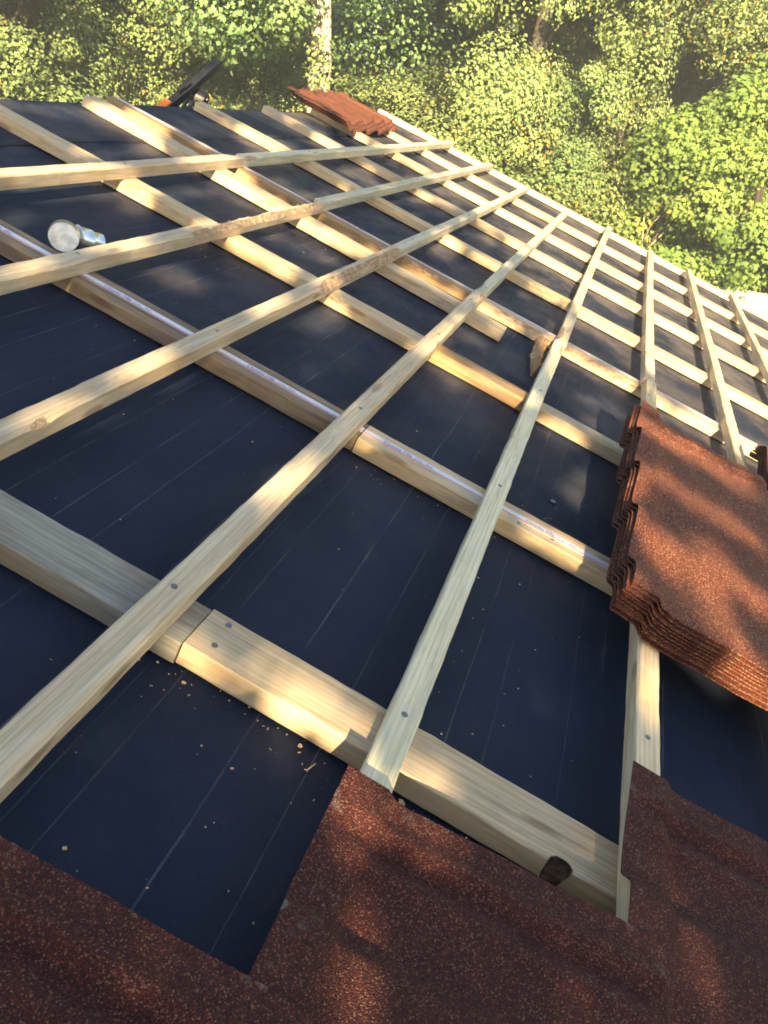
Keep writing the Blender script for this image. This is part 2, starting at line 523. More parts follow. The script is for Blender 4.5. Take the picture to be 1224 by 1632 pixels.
HC, HB = 0.038, 0.038
GB = 'tile battens running level across the roof'
GC = 'counter battens running up the slope'

def tile_batten(label, u0, u1, v, mat, seed, wanes=(), W=0.041, screws=(), **kw):
    me = board_mesh('tile_batten', u1 - u0, W, HB, M[mat], seed, wanes=wanes, **kw)
    o = link('tile_batten', me, None, along_u(u0, v, W, HC + 0.0016))
    tag(o, label, 'batten', GB)
    screws = list(screws)
    for cu in (0.75, 1.505, 2.06, 2.315, 3.045, 3.815, 4.552, 5.322, 6.19):      # one screw at every crossing
        if u0 + 0.02 < cu < u1 - 0.02 and all(abs(cu - q[0]) > 0.1 for q in screws):
            screws.append((cu + 0.008 * math.sin(seed * 7 + cu * 9), 0.020 + 0.005 * math.sin(seed * 3 + cu * 5)))
    for (su, off) in screws:
        screw_head(o, su - u0, W - off, HB)
    return o

def counter_batten(label, s0, s1, u_far, mat, seed, W=0.088, wanes=(), screws=(), w0=0.001, **kw):
    me = board_mesh('counter_batten', s1 - s0, W, HC, M[mat], seed, wanes=wanes, **kw)
    o = link('counter_batten', me, None, along_s(s0, u_far, w0))
    tag(o, label, 'batten', GC)
    for (ss, off) in screws:
        screw_head(o, ss - s0, off, HC)
    return o

# ------------------------------------------------------------------ house
house = link('house', None, None, RM.copy())
tag(house, 'house with an open black felted gable roof being battened for new tiles', 'house')
RIDGE, EAVE, UG0, UG1 = 1.664, -3.4, -5.0, 6.285

def felt_sheet(name, u0, u1, s0, s1, base, seed, edge=0.0):
    nu, ns = int((u1 - u0) / 0.035), int((s1 - s0) / 0.03)
    U = np.linspace(u0, u1, nu + 1); S = np.linspace(0, 1, ns + 1)
    if edge: S[1] = S[1] * 0.08
    vs = []
    for j in range(ns + 1):
        for i in range(nu + 1):
            u = U[i]
            low = s0 + (edge * (noise.noise(Vector((u * 2.1, seed, 0))) + 0.5 * noise.noise(Vector((u * 6, seed, 4)))) if edge else 0)
            s = low + (s1 - low) * S[j]
            w = 0.0035 * noise.noise(Vector((u * 1.6, s * 4.5, seed))) + 0.0016 * noise.noise(Vector((u * 5, s * 9, seed + 9)))
            w = base - 0.004 + min(0.0035, w)
            if edge and j == 0: w = base - 0.0085
            if edge and j == 1: w += 0.0012 + 0.004 * max(0, noise.noise(Vector((u * 2.7, seed, 8))))
            vs.append((u, s, w))
    fs = []
    for j in range(ns):
        for i in range(nu):
            a = j * (nu + 1) + i
            fs.append((a, a + 1, a + nu + 2, a + nu + 1))
    return link(name, mesh_from(name, vs, fs, M['felt'], True), house)
felt_sheet('roofing_felt', UG0, UG1, EAVE, 1.40, -0.001, 3.0)
felt_sheet('roofing_felt', UG0, UG1, 1.352, RIDGE, 0.0050, 11.0, edge=0.02)
mb = MB()
mb.box(UG0, UG1 - 0.002, EAVE, RIDGE - 0.006, -0.030, -0.012)
# the far slope, mirrored about the vertical plane through the ridge
mb.build('roof_deck', M['ply'], house)
inv = RM.inverted()
def WV(x, y, z): return inv @ Vector((x, y, z))
rid = RW(0, RIDGE, 0)
mb = MB()
far_s = 3.6
a = [WV(UG0, rid.y, rid.z), WV(UG1, rid.y, rid.z), WV(UG1, rid.y + far_s * cP, rid.z - far_s * sP), WV(UG0, rid.y + far_s * cP, rid.z - far_s * sP)]
b = [p - (inv.to_3x3() @ Vector((0, 0, 0.03))) for p in a]
mb.add(a + b, [(0,1,2,3),(7,6,5,4),(0,4,5,1),(1,5,6,2),(2,6,7,3),(3,7,4,0)])
mb.build('roof_deck', M['felt'], house)
# walls under the roof
ev = RW(0, EAVE + 0.45, 0)
y0, y1 = ev.y, 2 * rid.y - ev.y
zt = ev.z - 0.10
mb = MB()
x0, x1 = UG0 + 0.3, UG1 - 0.25
P = [(x0,y0,0),(x1,y0,0),(x1,y1,0),(x0,y1,0),(x0,y0,zt),(x1,y0,zt),(x1,y1,zt),(x0,y1,zt),(x0,rid.y,rid.z-0.12),(x1,rid.y,rid.z-0.12)]
mb.add([WV(*p) for p in P], [(0,1,5,4),(2,3,7,6),(1,2,6,9,5),(3,0,4,8,7)])
mb.build('wall', M['stucco'], house)
mb = MB()
mb.box(UG1 + 0.002, UG1 + 0.022, EAVE, RIDGE - 0.01, -0.16, -0.004)
mb.build('rake_board', M['cream'], house)

# ------------------------------------------------------------------ tile battens (level)
V = {1: 1.0790, 2: 0.7134, 3: 0.3546, 4: 0.0, 5: -0.3492, 6: -0.7073, 7: -1.050, 8: -1.402}
tile_batten('warm yellow tile batten nearest the ridge, its left length', -2.6, 2.305, V[1], 'cream', 11, wanes=[(2.22+2.6, 2.305+2.6, 1, 0.012)], screws=[(0.75, .02), (1.5, .02)], bow=0.002)
tile_batten('pale greenish tile batten nearest the ridge, its right length to the gable', 2.312, 6.233, V[1], 'green', 12, wanes=[(0, 0.10, 0, 0.012)], bow=0.003)
tile_batten('tile batten with a long strip of peeled bark, passing below the metal elbow', -2.6, 2.268, V[2], 'cream', 13, wanes=[(1.30+2.6, 2.262+2.6, 1, 0.016), (1.15+2.6, 2.262+2.6, 0, 0.013), (-0.5+2.6, 0.75+2.6, 0, 0.006, 0)], screws=[(0.75, .02)], rough=0.0012)
tile_batten('pale tile batten, second from the ridge, its right length to the gable', 2.276, 6.133, V[2], 'green', 14, bow=0.003)
tile_batten('third tile batten from the ridge, left length with orange knot and barky far end', -2.6, 2.215, V[3], 'cream', 15, wanes=[(1.30+2.6, 2.205+2.6, 0, 0.020), (0.125+2.6, 0.155+2.6, 0, 0.010)], screws=[(0.75, .02), (1.5, .02)])
tile_batten('pale tile batten third from the ridge, its right length to the gable', 2.223, 5.916, V[3], 'green', 16, bow=0.004)
tile_batten('long cream tile batten crossing from the lower left corner', -2.6, 2.222, V[4], 'cream', 17, W=0.044, wanes=[(-0.5+2.6, 1.5+2.6, 0, 0.005, 0), (2.12+2.6, 2.215+2.6, 0, 0.012)], screws=[(-0.043, .021), (0.76, .022)], bow=0.002)
tile_batten('greyish far length of the long middle tile batten, running to the gable', 2.230, 5.80, V[4], 'green', 18, wanes=[(0, 0.15, 1, 0.008)], bow=0.004)
tile_batten('pale tile batten ending under the corner of the middle laid sheet, grey screw in it', -0.60, 2.128, V[5], 'green', 19, W=0.042, screws=[(-0.035, .02), (0.76, .018), (1.5, .018)], wanes=[(1.98+.6, 2.12+.6, 0, 0.010)])
tile_batten('tile batten continuing right of the splintered bark piece to the gable', 2.136, 6.145, V[5], 'cream', 20, wanes=[(0, 0.22, 1, 0.012)], bow=0.004)
tile_batten('tile batten running below the leaning stack of red sheets', -0.60, 2.268, V[6], 'cream', 21, W=0.042, screws=[(0.2, .02), (1.5, .02)])
tile_batten('upright-looking pale batten between the red stack and the gable', 2.276, 6.02, V[6], 'cream', 22, W=0.042)
tile_batten('sunlit tile batten meeting the far corner of the red stack', -0.60, 2.80, V[7], 'cream', 23, W=0.042)
tile_batten('sunlit tile batten above the red stack, its far length to the gable', 2.808, 6.10, V[7], 'cream', 24, W=0.042)
tile_batten('sunlit tile batten at the right edge of the picture, lowest on the slope', -0.60, 5.97, V[8], 'cream', 25, W=0.042)

# ------------------------------------------------------------------ counter battens (up the slope)
counter_batten('weathered grey counter batten at lower left, butted to a new yellow board', -0.0705, 1.63, 0.0, 'grey', 31, W=0.090, wanes=[(0.9, 1.69, 1, 0.004, 0)])
counter_batten('new yellow wide counter batten with a rotted knot hole near its right end', -1.30, -0.0722, 0.0, 'gold', 32, W=0.090, step=0.003,
               notches=[(1.30-0.630, 0.016, 1, 0.010, 0.036)], wanes=[(1.30-0.268, 1.30-0.262, 1, 0.010)],
               screws=[(-0.103, .012), (-0.106, .060), (-0.02, .03)])
cb2a = counter_batten('brown counter batten with a white printed strap, upper length by the metal elbow', -0.050, 1.63, 0.7936, 'brown', 33, W=0.086, wanes=[(0.2, 1.6, 1, 0.006, 0.35)])
cb2b = counter_batten('yellow counter batten with a white printed strap, running under the red stack', -1.50, -0.053, 0.7936, 'gold', 34, W=0.086, screws=[(-0.44, .07), (-0.52, .06)])
counter_batten('yellow counter batten in the upper left with a dark knot near the ridge', -0.034, 1.63, 1.550, 'gold', 35, W=0.080, wanes=[(0.99+.034, 1.03+.034, 1, 0.022), (0.3, 0.36, 1, 0.014)])
counter_batten('brown counter batten with a red stained end, between two tile battens', -0.345, -0.037, 1.550, 'brown', 36, W=0.082, wanes=[(0.0, 0.02, 1, 0.008)])
counter_batten('yellow counter batten disappearing behind the scalloped side of the red stack', -1.60, -0.349, 1.545, 'gold', 37, W=0.074)
counter_batten('bright yellow counter batten doubled beside another, its cut end lit by the sun', -0.173, 1.635, 2.105, 'gold', 38, W=0.089, skew=-0.115, w0=0.0012)
cb5a = counter_batten('strapped counter batten right of the doubled yellow one, upper length', -0.027, 1.635, 2.359, 'brown', 39, W=0.086, wanes=[(0.1, 0.5, 1, 0.012)])
cb5b = counter_batten('strapped counter batten with a ragged barky lower face right of the bark splinter', -2.2, -0.030, 2.350, 'gold', 40, W=0.086, wanes=[(1.30, 2.15, 1, 0.015)])
counter_batten('fourth counter batten back from the gable, upper length', 0.021, 1.64, 3.086, 'gold', 41, W=0.082)
counter_batten('counter batten with dark barky patches, behind the gap above the red stack', -2.2, 0.018, 3.086, 'gold', 42, W=0.082, wanes=[(1.50, 1.62, 1, 0.018), (1.75, 2.05, 1, 0.012)])
counter_batten('counter batten third from the gable, upper length', -0.061, 1.64, 3.856, 'gold', 43, W=0.080)
counter_batten('counter batten third from the gable, lower length with a red stained end', -2.3, -0.064, 3.856, 'gold', 44, W=0.080, wanes=[(1.60, 1.72, 1, 0.016), (2.2, 2.236, 1, 0.008)])
counter_batten('counter batten under the left end of the ridge pile of tile sheets', -2.4, 1.64, 4.594, 'gold', 45, W=0.080, wanes=[(2.30, 2.36, 1, 0.010)])
counter_batten('counter batten next to the gable edge, under the right end of the ridge pile', -2.4, 1.64, 5.364, 'gold', 46, W=0.080)
counter_batten('sunlit board along the gable edge of the roof', -2.4, 1.70, 6.246, 'cream', 47, W=0.086)

# straps with printing
def text_mesh(name, body, size, mat):
    cu = bpy.data.curves.new(name, 'FONT')
    cu.body = body
    cu.size = size
    tmp = bpy.data.objects.new(name + '_tmp', cu)
    col.objects.link(tmp)
    dg = bpy.context.evaluated_depsgraph_get()
    me = bpy.data.meshes.new_from_object(tmp.evaluated_get(dg))
    bpy.data.objects.remove(tmp)
    bpy.data.curves.remove(cu)
    me.materials.clear()
    me.materials.append(mat)
    me.name = name
    return me
TXT = text_mesh('strap_lettering', 'Cleasby Mfg. Co., Inc.', 0.0150, M['ink'])
xs = [v.co.x for v in TXT.vertices]
for v in TXT.vertices:
    v.co.x *= 0.124 / (max(xs) - min(xs))

def strap(parent, length, off, starts, sw=0.023):
    """strap on top of a counter batten; local x up the slope, y towards -u"""
    mb = MB()
    n = int(length / 0.03)
    vs, fs = [], []
    for i in range(n + 1):
        x = length * i / n
        z = HC + 0.0016 + 0.0006 * noise.noise(Vector((x * 9, off, 1)))
        dy = 0.002 * noise.noise(Vector((x * 1.5, off, 5)))
        vs += [(x, off + dy, z), (x, off + sw + dy, z), (x, off + sw + dy, z - 0.0012), (x, off + dy, z - 0.0012)]
    for i in range(n):
        for k in range(4):
            q = (k + 1) % 4
            fs.append((4*i+k, 4*i+q, 4*i+4+q, 4*i+4+k))
    fs += [(0, 3, 2, 1), (4*n, 4*n+1, 4*n+2, 4*n+3)]
    st = link('strap', mesh_from('strap', vs, fs, M['strap']), parent)
    mb = MB()
    mb.box(0.002, length - 0.002, off + sw - 0.0022, off + sw - 0.0008, HC + 0.0017, HC + 0.0027)
    mb.build('strap_stripe', M['red_ink'], st)
    for x in starts:
        # reads down the slope, tops of the letters towards +u
        link('lettering', TXT, st, T(x, off + sw * 0.74, HC + 0.0030) @ RZ(math.pi))
    return st
strap(cb2a, 1.68, 0.033, [0.613 + 0.05, 0.244 + 0.05, 0.98 + .05, 1.35 + .05])
strap(cb2b, 1.447, 0.033, [-0.101 + 1.5, -0.452 + 1.5, -0.81 + 1.5])
strap(cb5a, 1.66, 0.012, [0.30, 0.66, 1.03, 1.40], 0.020)
strap(cb5b, 2.17, 0.012, [0.4, 0.77, 1.14, 1.5, 1.87], 0.020)

# ------------------------------------------------------------------ steel tile sheets
PER = 0.259
def wave(u, notch, A, drop=0.26):
    x = ((u - notch) / PER) % 1.0
    if x < 1 - drop:
        q = x / (1 - drop)
        return A * (q * q * (3 - 2 * q))
    q = (x - 1 + drop) / drop
    return A * (1 - q * q * (3 - 2 * q))

def sheet_mesh(name, L, D, notch, A, mat, step_d=0.010, drop=0.26, tilt=0.0, nose=0.012, th=0.0022, res=0.0125, pan=1.0, scuff=1.0):
    """x 0..L along u, y 0..-D down the slope, z up; back strip stands one step above the pan"""
    prof = [(0.0, 0.0005), (0.006, 0.0), (0.054, 0.0), (0.061, -step_d * 0.5), (0.068, -step_d), (0.085, -step_d - 0.002), (0.11, -step_d)]
    y = 0.15
    while y < D - 0.03:
        prof.append((y, -step_d + 0.0015 * math.sin(y * 40)))
        y += 0.04
    prof += [(D - 0.02, -step_d), (D - 0.006, -step_d - 0.001), (D, -step_d - nose * 0.5), (D + 0.001, -step_d - nose)]
    n = int(L / res)
    vs, edge = [], []
    m = len(prof)
    for layer in (0, 1):
        for i in range(n + 1):
            u = L * i / n
            rib = 0.0070 * math.exp(-((u - L + 0.045) / 0.010) ** 2) - 0.007 * math.exp(-((u - L + 0.068) / 0.010) ** 2) + 0.006 * math.exp(-((u - L + 0.095) / 0.012) ** 2)
            for (d, z) in prof:
                a = wave(u, notch, A, drop) * (1 - (1 - pan) * min(1, max(0, d - 0.03) / 0.08))
                vs.append((u, -d, z + a + rib * min(1, d / 0.05) + tilt * max(0, d - 0.06) - layer * th))
                ee = max(0, 1 - min(u, L - u) / 0.02, 1 - d / 0.02, 1 - (D - d) / 0.015)
                edge.append(ee * scuff)
    fs = []
    off = (n + 1) * m
    for i in range(n):
        for j in range(m - 1):
            a = i * m + j
            fs.append((a, a + 1, a + m + 1, a + m))
            fs.append((off + a, off + a + m, off + a + m + 1, off + a + 1))
    for j in range(m - 1):
        fs.append((j, off + j, off + j + 1, j + 1))
        a = n * m + j
        fs.append((a, a + 1, off + a + 1, off + a))
    for i in range(n):
        a = i * m
        fs.append((a, a + m, off + a + m, off + a))
        a = i * m + m - 1
        fs.append((a, off + a, off + a + m, a + m))
    return mesh_from(name, vs, fs, mat, True, {'edge': edge})

def set_flat_sharp(me, ang=40):
    try:
        me.set_sharp_from_angle(angle=math.radians(ang))
    except Exception:
        pass
G1 = 'red tile sheets already laid at the bottom'
def laid(label, u1, s_back, notch_u, A=0.022, L=1.07, lift=0.0, tilt=0.042):
    me = sheet_mesh('tile_sheet', L, 0.410, notch_u - (u1 - L), A, M['tile'], tilt=tilt, pan=0.8, res=0.008, drop=0.12)
    set_flat_sharp(me)
    o = link('tile_sheet', me, None, RM @ T(u1 - L, s_back, 0.0805 + lift))
    tag(o, label, 'roof tile sheet', G1)
    return o
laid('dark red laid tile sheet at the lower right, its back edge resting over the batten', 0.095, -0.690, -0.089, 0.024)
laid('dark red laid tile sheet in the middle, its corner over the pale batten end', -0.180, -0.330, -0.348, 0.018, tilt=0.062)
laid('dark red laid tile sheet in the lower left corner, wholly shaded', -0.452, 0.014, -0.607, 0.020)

# leaning stack on the right
G2 = 'sheets in the leaning stack on the right'
NS = 10
stk = sheet_mesh('tile_sheet', 1.085, 0.415, 0.145, 0.028, M['tile_lit'], nose=0.010, pan=0.30, scuff=0.0, drop=0.36)
set_flat_sharp(stk)
names = ['bottom sheet of the red tile stack beside the upright batten', 'second sheet from the bottom of the right hand red stack', 'third sheet from the bottom of the right hand red stack',
         'fourth sheet from the bottom of the right hand red stack', 'fifth sheet from the bottom of the right hand red stack', 'fifth sheet from the top of the right hand red stack',
         'fourth sheet from the top of the right hand red stack', 'third sheet from the top of the right hand red stack', 'second sheet from the top of the right hand red stack',
         'topmost sheet of the right hand red stack, dappled with sunlight']
r = random.Random(5)
for k in range(NS):
    o = link('tile_sheet', stk, None, RM @ T(0.445 + r.uniform(-.006, .006) , -0.630 + r.uniform(-.005, .005), 0.091 + k * 0.0076) @ RZ(r.uniform(-.005, .005)))
    tag(o, names[k], 'roof tile sheet', G2)
# second stack at the right edge
G3 = 'sheets in the dark stack at the right edge'
nm3 = ['bottom sheet of the dark shaded stack at the right edge', 'second sheet up in the dark stack at the right edge', 'third sheet up in the dark stack at the right edge', 'fourth sheet up in the dark stack at the right edge',
       'fourth sheet down in the dark stack at the right edge', 'third sheet down in the dark stack at the right edge', 'second sheet down in the dark stack at the right edge', 'top sheet of the dark shaded stack at the right edge']
stk2 = sheet_mesh('tile_sheet', 0.95, 0.410, 0.16, 0.028, M['tile_lit'], nose=0.010, scuff=0.0, drop=0.36, pan=0.3)
set_flat_sharp(stk2)
for k in range(8):
    o = link('tile_sheet', stk2, None, RM @ T(1.00 + r.uniform(-.006, .006), -1.092 + r.uniform(-.002, .002), 0.091 + k * 0.0065) @ RZ(r.uniform(-.004, .004)))
    tag(o, nm3[k], 'roof tile sheet', G3)
# ridge pile
G4 = 'sheets piled at the ridge'
rp = sheet_mesh('tile_sheet', 1.07, 0.42, 0.13, 0.030, M['tile_lit'], nose=0.024)
set_flat_sharp(rp)
for k, lb in enumerate(['bottom red sheet of the small pile at the ridge', 'middle red sheet of the small pile at the ridge', 'top red sheet of the small pile at the ridge, scalloped edge downhill']):
    o = link('tile_sheet', rp, None, RM @ T(4.36 + (0.0, -0.03, -0.06)[k], 1.735 + 0.008 * k, 0.055 + k * 0.016) @ RZ((0, .010, .02)[k]))
    tag(o, lb, 'roof tile sheet', G4)

# ------------------------------------------------------------------ galvanised elbow behind the batten
elb = link('duct_elbow', None, None, RM @ T(0.87, 0.80, 0.0))
tag(elb, 'shiny galvanised duct elbow lying behind a batten at upper left', 'duct elbow')
B0 = Vector((-0.030, -0.010, 0.058)); ax = Vector((0.72, 0.42, -0.36)).normalized()
def ring_tube(pts, radii, n=28):
    mb = MB(); mb.tube(pts, radii, n, caps=False); return mb
p1 = B0 + ax * 0.042
mb = MB(); mb.tube([B0 + ax * 0.026, B0 + ax * 0.028], [0.0338, 0.0338], 28)
mb.build('bright_mouth_disc', M['galv_dark'], elb)  # added disc, makes the open mouth of the elbow look bright inside
mb = ring_tube([B0, B0 + ax * 0.004, B0 + ax * 0.010, B0 + ax * 0.014, p1], [0.0350, 0.0365, 0.0365, 0.0340, 0.0340])
mb.build('collar', M['galv'], elb, None, True)
d1 = (ax + Vector((0.75, -0.55, 0.02))).normalized()
d2 = Vector((0.80, -0.60, -0.05)).normalized()
p2 = p1 + d1 * 0.040; p3 = p2 + d2 * 0.036; p4 = p3 + d2 * 0.030
ring_tube([p1 - ax * 0.001, p1 + d1 * 0.004, p1 + d1 * 0.007, p1 + d1 * 0.010, p2 - d1 * 0.004, p2], [0.0345, 0.0372, 0.0372, 0.0345, 0.0342, 0.0340]).build('gore', M['galv'], elb, None, True)
ring_tube([p2 - d1 * 0.001, p2 + d2 * 0.003, p2 + d2 * 0.006, p2 + d2 * 0.009, p3 - d2 * 0.003, p3], [0.0340, 0.0366, 0.0366, 0.0338, 0.0334, 0.0330]).build('gore', M['galv'], elb, None, True)
mb = MB()
# crimped small end
pts = [p3 - d2 * 0.001, p3 + d2 * 0.004, p3 + d2 * 0.006, p4]
mb.tube(pts, [0.0310, 0.0320, 0.0295, 0.0285], 28, caps=False)
mb.build('crimped_end', M['galv'], elb, None, True)

# ------------------------------------------------------------------ nail gun behind the ridge
gun = link('nail_gun', None, None, RM @ T(3.10, 1.74, -0.04))
tag(gun, 'black and orange nail gun lying behind the ridge, magazine pointing up', 'nail gun')
g0 = Vector((3.10, 1.74, -0.04))
def gp(u, s, w): return Vector((u, s, w)) - g0
A_, B_ = gp(2.94, 1.75, -0.060), gp(3.345, 1.75, 0.186)
dirm = (B_ - A_).normalized()
nrm = Vector((0.25, -1.0, 0.0)); nrm = (nrm - dirm * nrm.dot(dirm)).normalized()
sd = nrm.cross(dirm)
def frame(o): 
    mm = Matrix.Identity(4)
    for i in range(3): mm[i][0], mm[i][1], mm[i][2], mm[i][3] = dirm[i], nrm[i], sd[i], o[i]
    return mm
Lm = (B_ - A_).length
mb = MB(); F = frame(A_)
prof = [(0.0, -.034, .030), (0.10, -.034, .030), (0.16, -.030, .026), (0.24, -.024, .022), (0.34, -.024, .023), (0.36, -.028, .027), (Lm - 0.02, -.028, .027), (Lm, -.024, .022)]
vs = []; fs = []
for (x, a, b) in prof:
    for (yy, zz) in ((-.016, a + .004), (-.012, a), (.012, a), (.016, a + .004), (.016, b - .004), (.012, b), (-.012, b), (-.016, b - .004)):
        vs.append(F @ Vector((x, yy, zz)))
for i in range(len(prof) - 1):
    for k in range(8):
        q = (k + 1) % 8
        fs.append((8*i+k, 8*i+q, 8*i+8+q, 8*i+8+k))
fs += [tuple(range(7, -1, -1)), tuple(8*(len(prof)-1)+k for k in range(8))]
mb.add(vs, fs)
mb.box(0.30, Lm - 0.004, -.019, -.016, -.004, .002, F)
mb.build('magazine', M['black'], gun)
mb = MB(); mb.box(0.155, 0.215, -.012, .012, .024, .046, F); mb.box(0.125, 0.165, -.010, .010, .036, .054, F)
mb.build('belt_hook', M['black'], gun)
mb = MB(); mb.box(-0.03, 0.040, -.018, .018, .031, .045, F)
mb.build('housing', M['orange'], gun)
c0 = gp(3.235, 1.735, 0.012)
mb = MB()
axc = (nrm * 0.9 + dirm * 0.15).normalized()
mb.tube([c0 + axc * 0.035, c0 + axc * 0.028, c0 - axc * 0.03, c0 - axc * 0.07], [0.036, 0.0455, 0.0460, 0.040], 24)
cyl = mb.build('cylinder_head', M['black'], gun, None, False)
mb = MB(); mb.tube([c0 + axc * 0.033 + sd * .02, c0 + axc * 0.040 + sd * .02], [0.010, 0.009], 12)
mb.build('exhaust_cap', M['screw'], cyl)
mb = MB(); mb.tube([gp(3.145, 1.75, -0.045), gp(3.17, 1.745, 0.0)], [0.022, 0.020], 14)
mb.build('grip', M['black'], gun, None, True)

# ------------------------------------------------------------------ splinter of bark
me = board_mesh('wood_splinter', 0.40, 0.045, 0.016, M['brown'], 77, wanes=[(0, 0.4, 0, 0.012), (0.0, 0.4, 1, 0.010)], rough=0.004)
n_ = len(me.vertices)
for v in me.vertices:
    q = max(0.0, min(1.0, v.co.x / 0.16))
    v.co.y = 0.022 + (v.co.y - 0.022) * (0.15 + 0.85 * q) + 0.006 * noise.noise(Vector((v.co.x * 30, 3, 1)))
o = link('wood_splinter', me, None, RM @ T(1.83, -0.350, 0.004) @ RY(-0.055) @ RZ(0.035))
tag(o, 'splintered brown bark sliver leaning against a batten joint', 'wood splinter')

# ------------------------------------------------------------------ chips and sawdust on the felt
def chip(label, u, s, size, rot, matk='chip', w=0.0):
    r = random.Random(int(u * 1000) + int(s * 777))
    k = r.randint(5, 7)
    top = [(math.cos(6.283 * i / k) * size * r.uniform(.6, 1.1), math.sin(6.283 * i / k) * size * r.uniform(.45, .8), size * r.uniform(.18, .35)) for i in range(k)]
    vs = [(x * 1.05, y * 1.05, 0.0) for x, y, z in top] + top
    fs = [tuple(range(k - 1, -1, -1)), tuple(range(k, 2 * k))] + [(i, (i + 1) % k, k + (i + 1) % k, k + i) for i in range(k)]
    o = link('wood_chip', mesh_from('wood_chip', vs, fs, M[matk]), None, RM @ T(u, s, w - 0.002) @ RZ(rot))
    return tag(o, label, 'wood chip', 'wood chips on the felt')
chip('pale square wood chip below the yellow wide board', -0.098, -0.270, 0.0045, 0.5)
chip('pale wood chip at the foot of the yellow board right of the pale batten', -0.094, -0.420, 0.0060, 1.0)
chip('grey pebble sized chip on the felt between the pale battens', 1.007, -0.512, 0.010, 0.2, 'screw')
chip('small pale chip by the joint of the grey and yellow boards', -0.105, -0.098, 0.0035, 1.9)
chip('greyish chip alone on the felt left of the pale chip', -0.185, -0.212, 0.0030, 2.2)
def nail(label, u, s, rot, L=0.022):
    mb = MB()
    mb.tube([(0, 0, 0.003), (L, 0, 0.0015)], [0.0012, 0.0009], 8)
    mb.tube([(-0.0009, 0, 0.003), (0.0003, 0, 0.003)], [0.0034, 0.0034], 10)
    o = mb.build('nail', M['galv'], None, RM @ T(u, s, 0.0) @ RZ(rot))
    return tag(o, label, 'nail', 'loose nails on the felt')
nail('bright loose nail on the felt beside the corner of the middle laid sheet', -0.135, -0.292, -0.3)
nail('short bright nail just above the middle laid sheet', -0.128, -0.561, -1.6, 0.014)

vs, fs = [], []
def speck(u, s, sz):
    a = random.uniform(0, 6.28); k = len(vs)
    l, b = sz, sz * random.uniform(.25, .8)
    ca, sa = math.cos(a), math.sin(a)
    for (x, y) in ((-l, -b), (l, -b), (l, b), (-l, b)):
        vs.append((u + x * ca - y * sa, s + x * sa + y * ca, -0.0012 + (0.0012 if y > 0 else 0.0002)))
    fs.append((k, k + 1, k + 2, k + 3))
for (u, s, n, ru, rs) in ((-0.11, -0.16, 90, .03, .12), (-0.10, -0.32, 60, .02, .10), (-0.10, -0.45, 40, .015, .08), (0.68, -0.1, 50, .03, .4), (0.68, 0.45, 40, .03, .3), (0.85, -0.5, 70, .10, .10),
                          (1.9, 0.55, 60, .2, .15), (1.1, 0.6, 40, .15, .1), (1.75, -0.75, 60, .2, .10), (2.0, -0.9, 70, .2, .1), (0.3, -0.2, 70, .5, .3), (0.3, 0.3, 40, .4, .3), (-0.25, -0.2, 50, .2, .2), (0.4, -0.5, 60, .3, .15),
                          (3.3, -0.5, 60, .6, .4), (1.9, -0.2, 40, .3, .3), (1.2, 0.0, 40, .5, .3), (2.8, 0.8, 30, .8, .5)):
    for _ in range(n // 2):
        speck(random.gauss(u, ru), random.gauss(s, rs), abs(random.gauss(0.0006, 0.0005)) + 0.0004)
o = link('sawdust', mesh_from('sawdust', vs, fs, M['chip']), None, RM.copy())
tag(o, 'scattered pale sawdust and shavings on the black felt', 'sawdust', kind='stuff')

# ------------------------------------------------------------------ surroundings
mb = MB()
n = 40
vs, fs = [], []
for j in range(n + 1):
    for i in range(n + 1):
        x = -120 + 240 * i / n; y = -120 + 240 * j / n
        d = math.hypot(x, y)
        z = 0.0 if d < 22 else 0.02 * (d - 22) * (1 + noise.noise(Vector((x * .03, y * .03, 0))))
        vs.append((x, y, z))
for j in range(n):
    for i in range(n):
        a = j * (n + 1) + i
        fs.append((a, a + 1, a + n + 2, a + n + 1))
o = link('ground', mesh_from('ground', vs, fs, M['soil'], True)); tag(o, kind='structure')

def polar(az, d, z=0.0):
    a = math.radians(az)
    return Vector((CW.x + d * math.cos(a), CW.y + d * math.sin(a), z))

# white flat roof just beyond the gable
pr = link('patio_roof', None, None, Matrix.Identity(4))
tag(pr, 'glaring white flat lower roof beyond the gable at right', 'patio roof')
mb = MB()
Q = [polar(-2.0, 11.3), polar(-12.5, 9.9), polar(-22, 5.6), Vector((UG1 + 0.35, RW(0, -0.9).y, 0))]
zt = 2.52
mb.add([(p.x, p.y, zt) for p in Q] + [(p.x, p.y, zt - 0.16) for p in Q], [(3,2,1,0),(4,5,6,7)] + [(i, (i+1) % 4, 4 + (i+1) % 4, 4 + i) for i in range(4)])
mb.build('roof_slab', M['white'], pr)
for p in Q:
    mb = MB(); q = p * 0.97 + (Q[0] + Q[1] + Q[2] + Q[3]) / 4 * 0.03
    mb.box(q.x - .05, q.x + .05, q.y - .05, q.y + .05, 0, zt - 0.162)
    mb.build('post', M['cream'], pr)
vp = polar(-6.7, 9.75)
mb = MB(); mb.tube([(vp.x, vp.y, zt + 0.001), (vp.x, vp.y, zt + 0.06)], [0.035, 0.035], 12)
mb.build('vent_cap', M['screw'], pr)

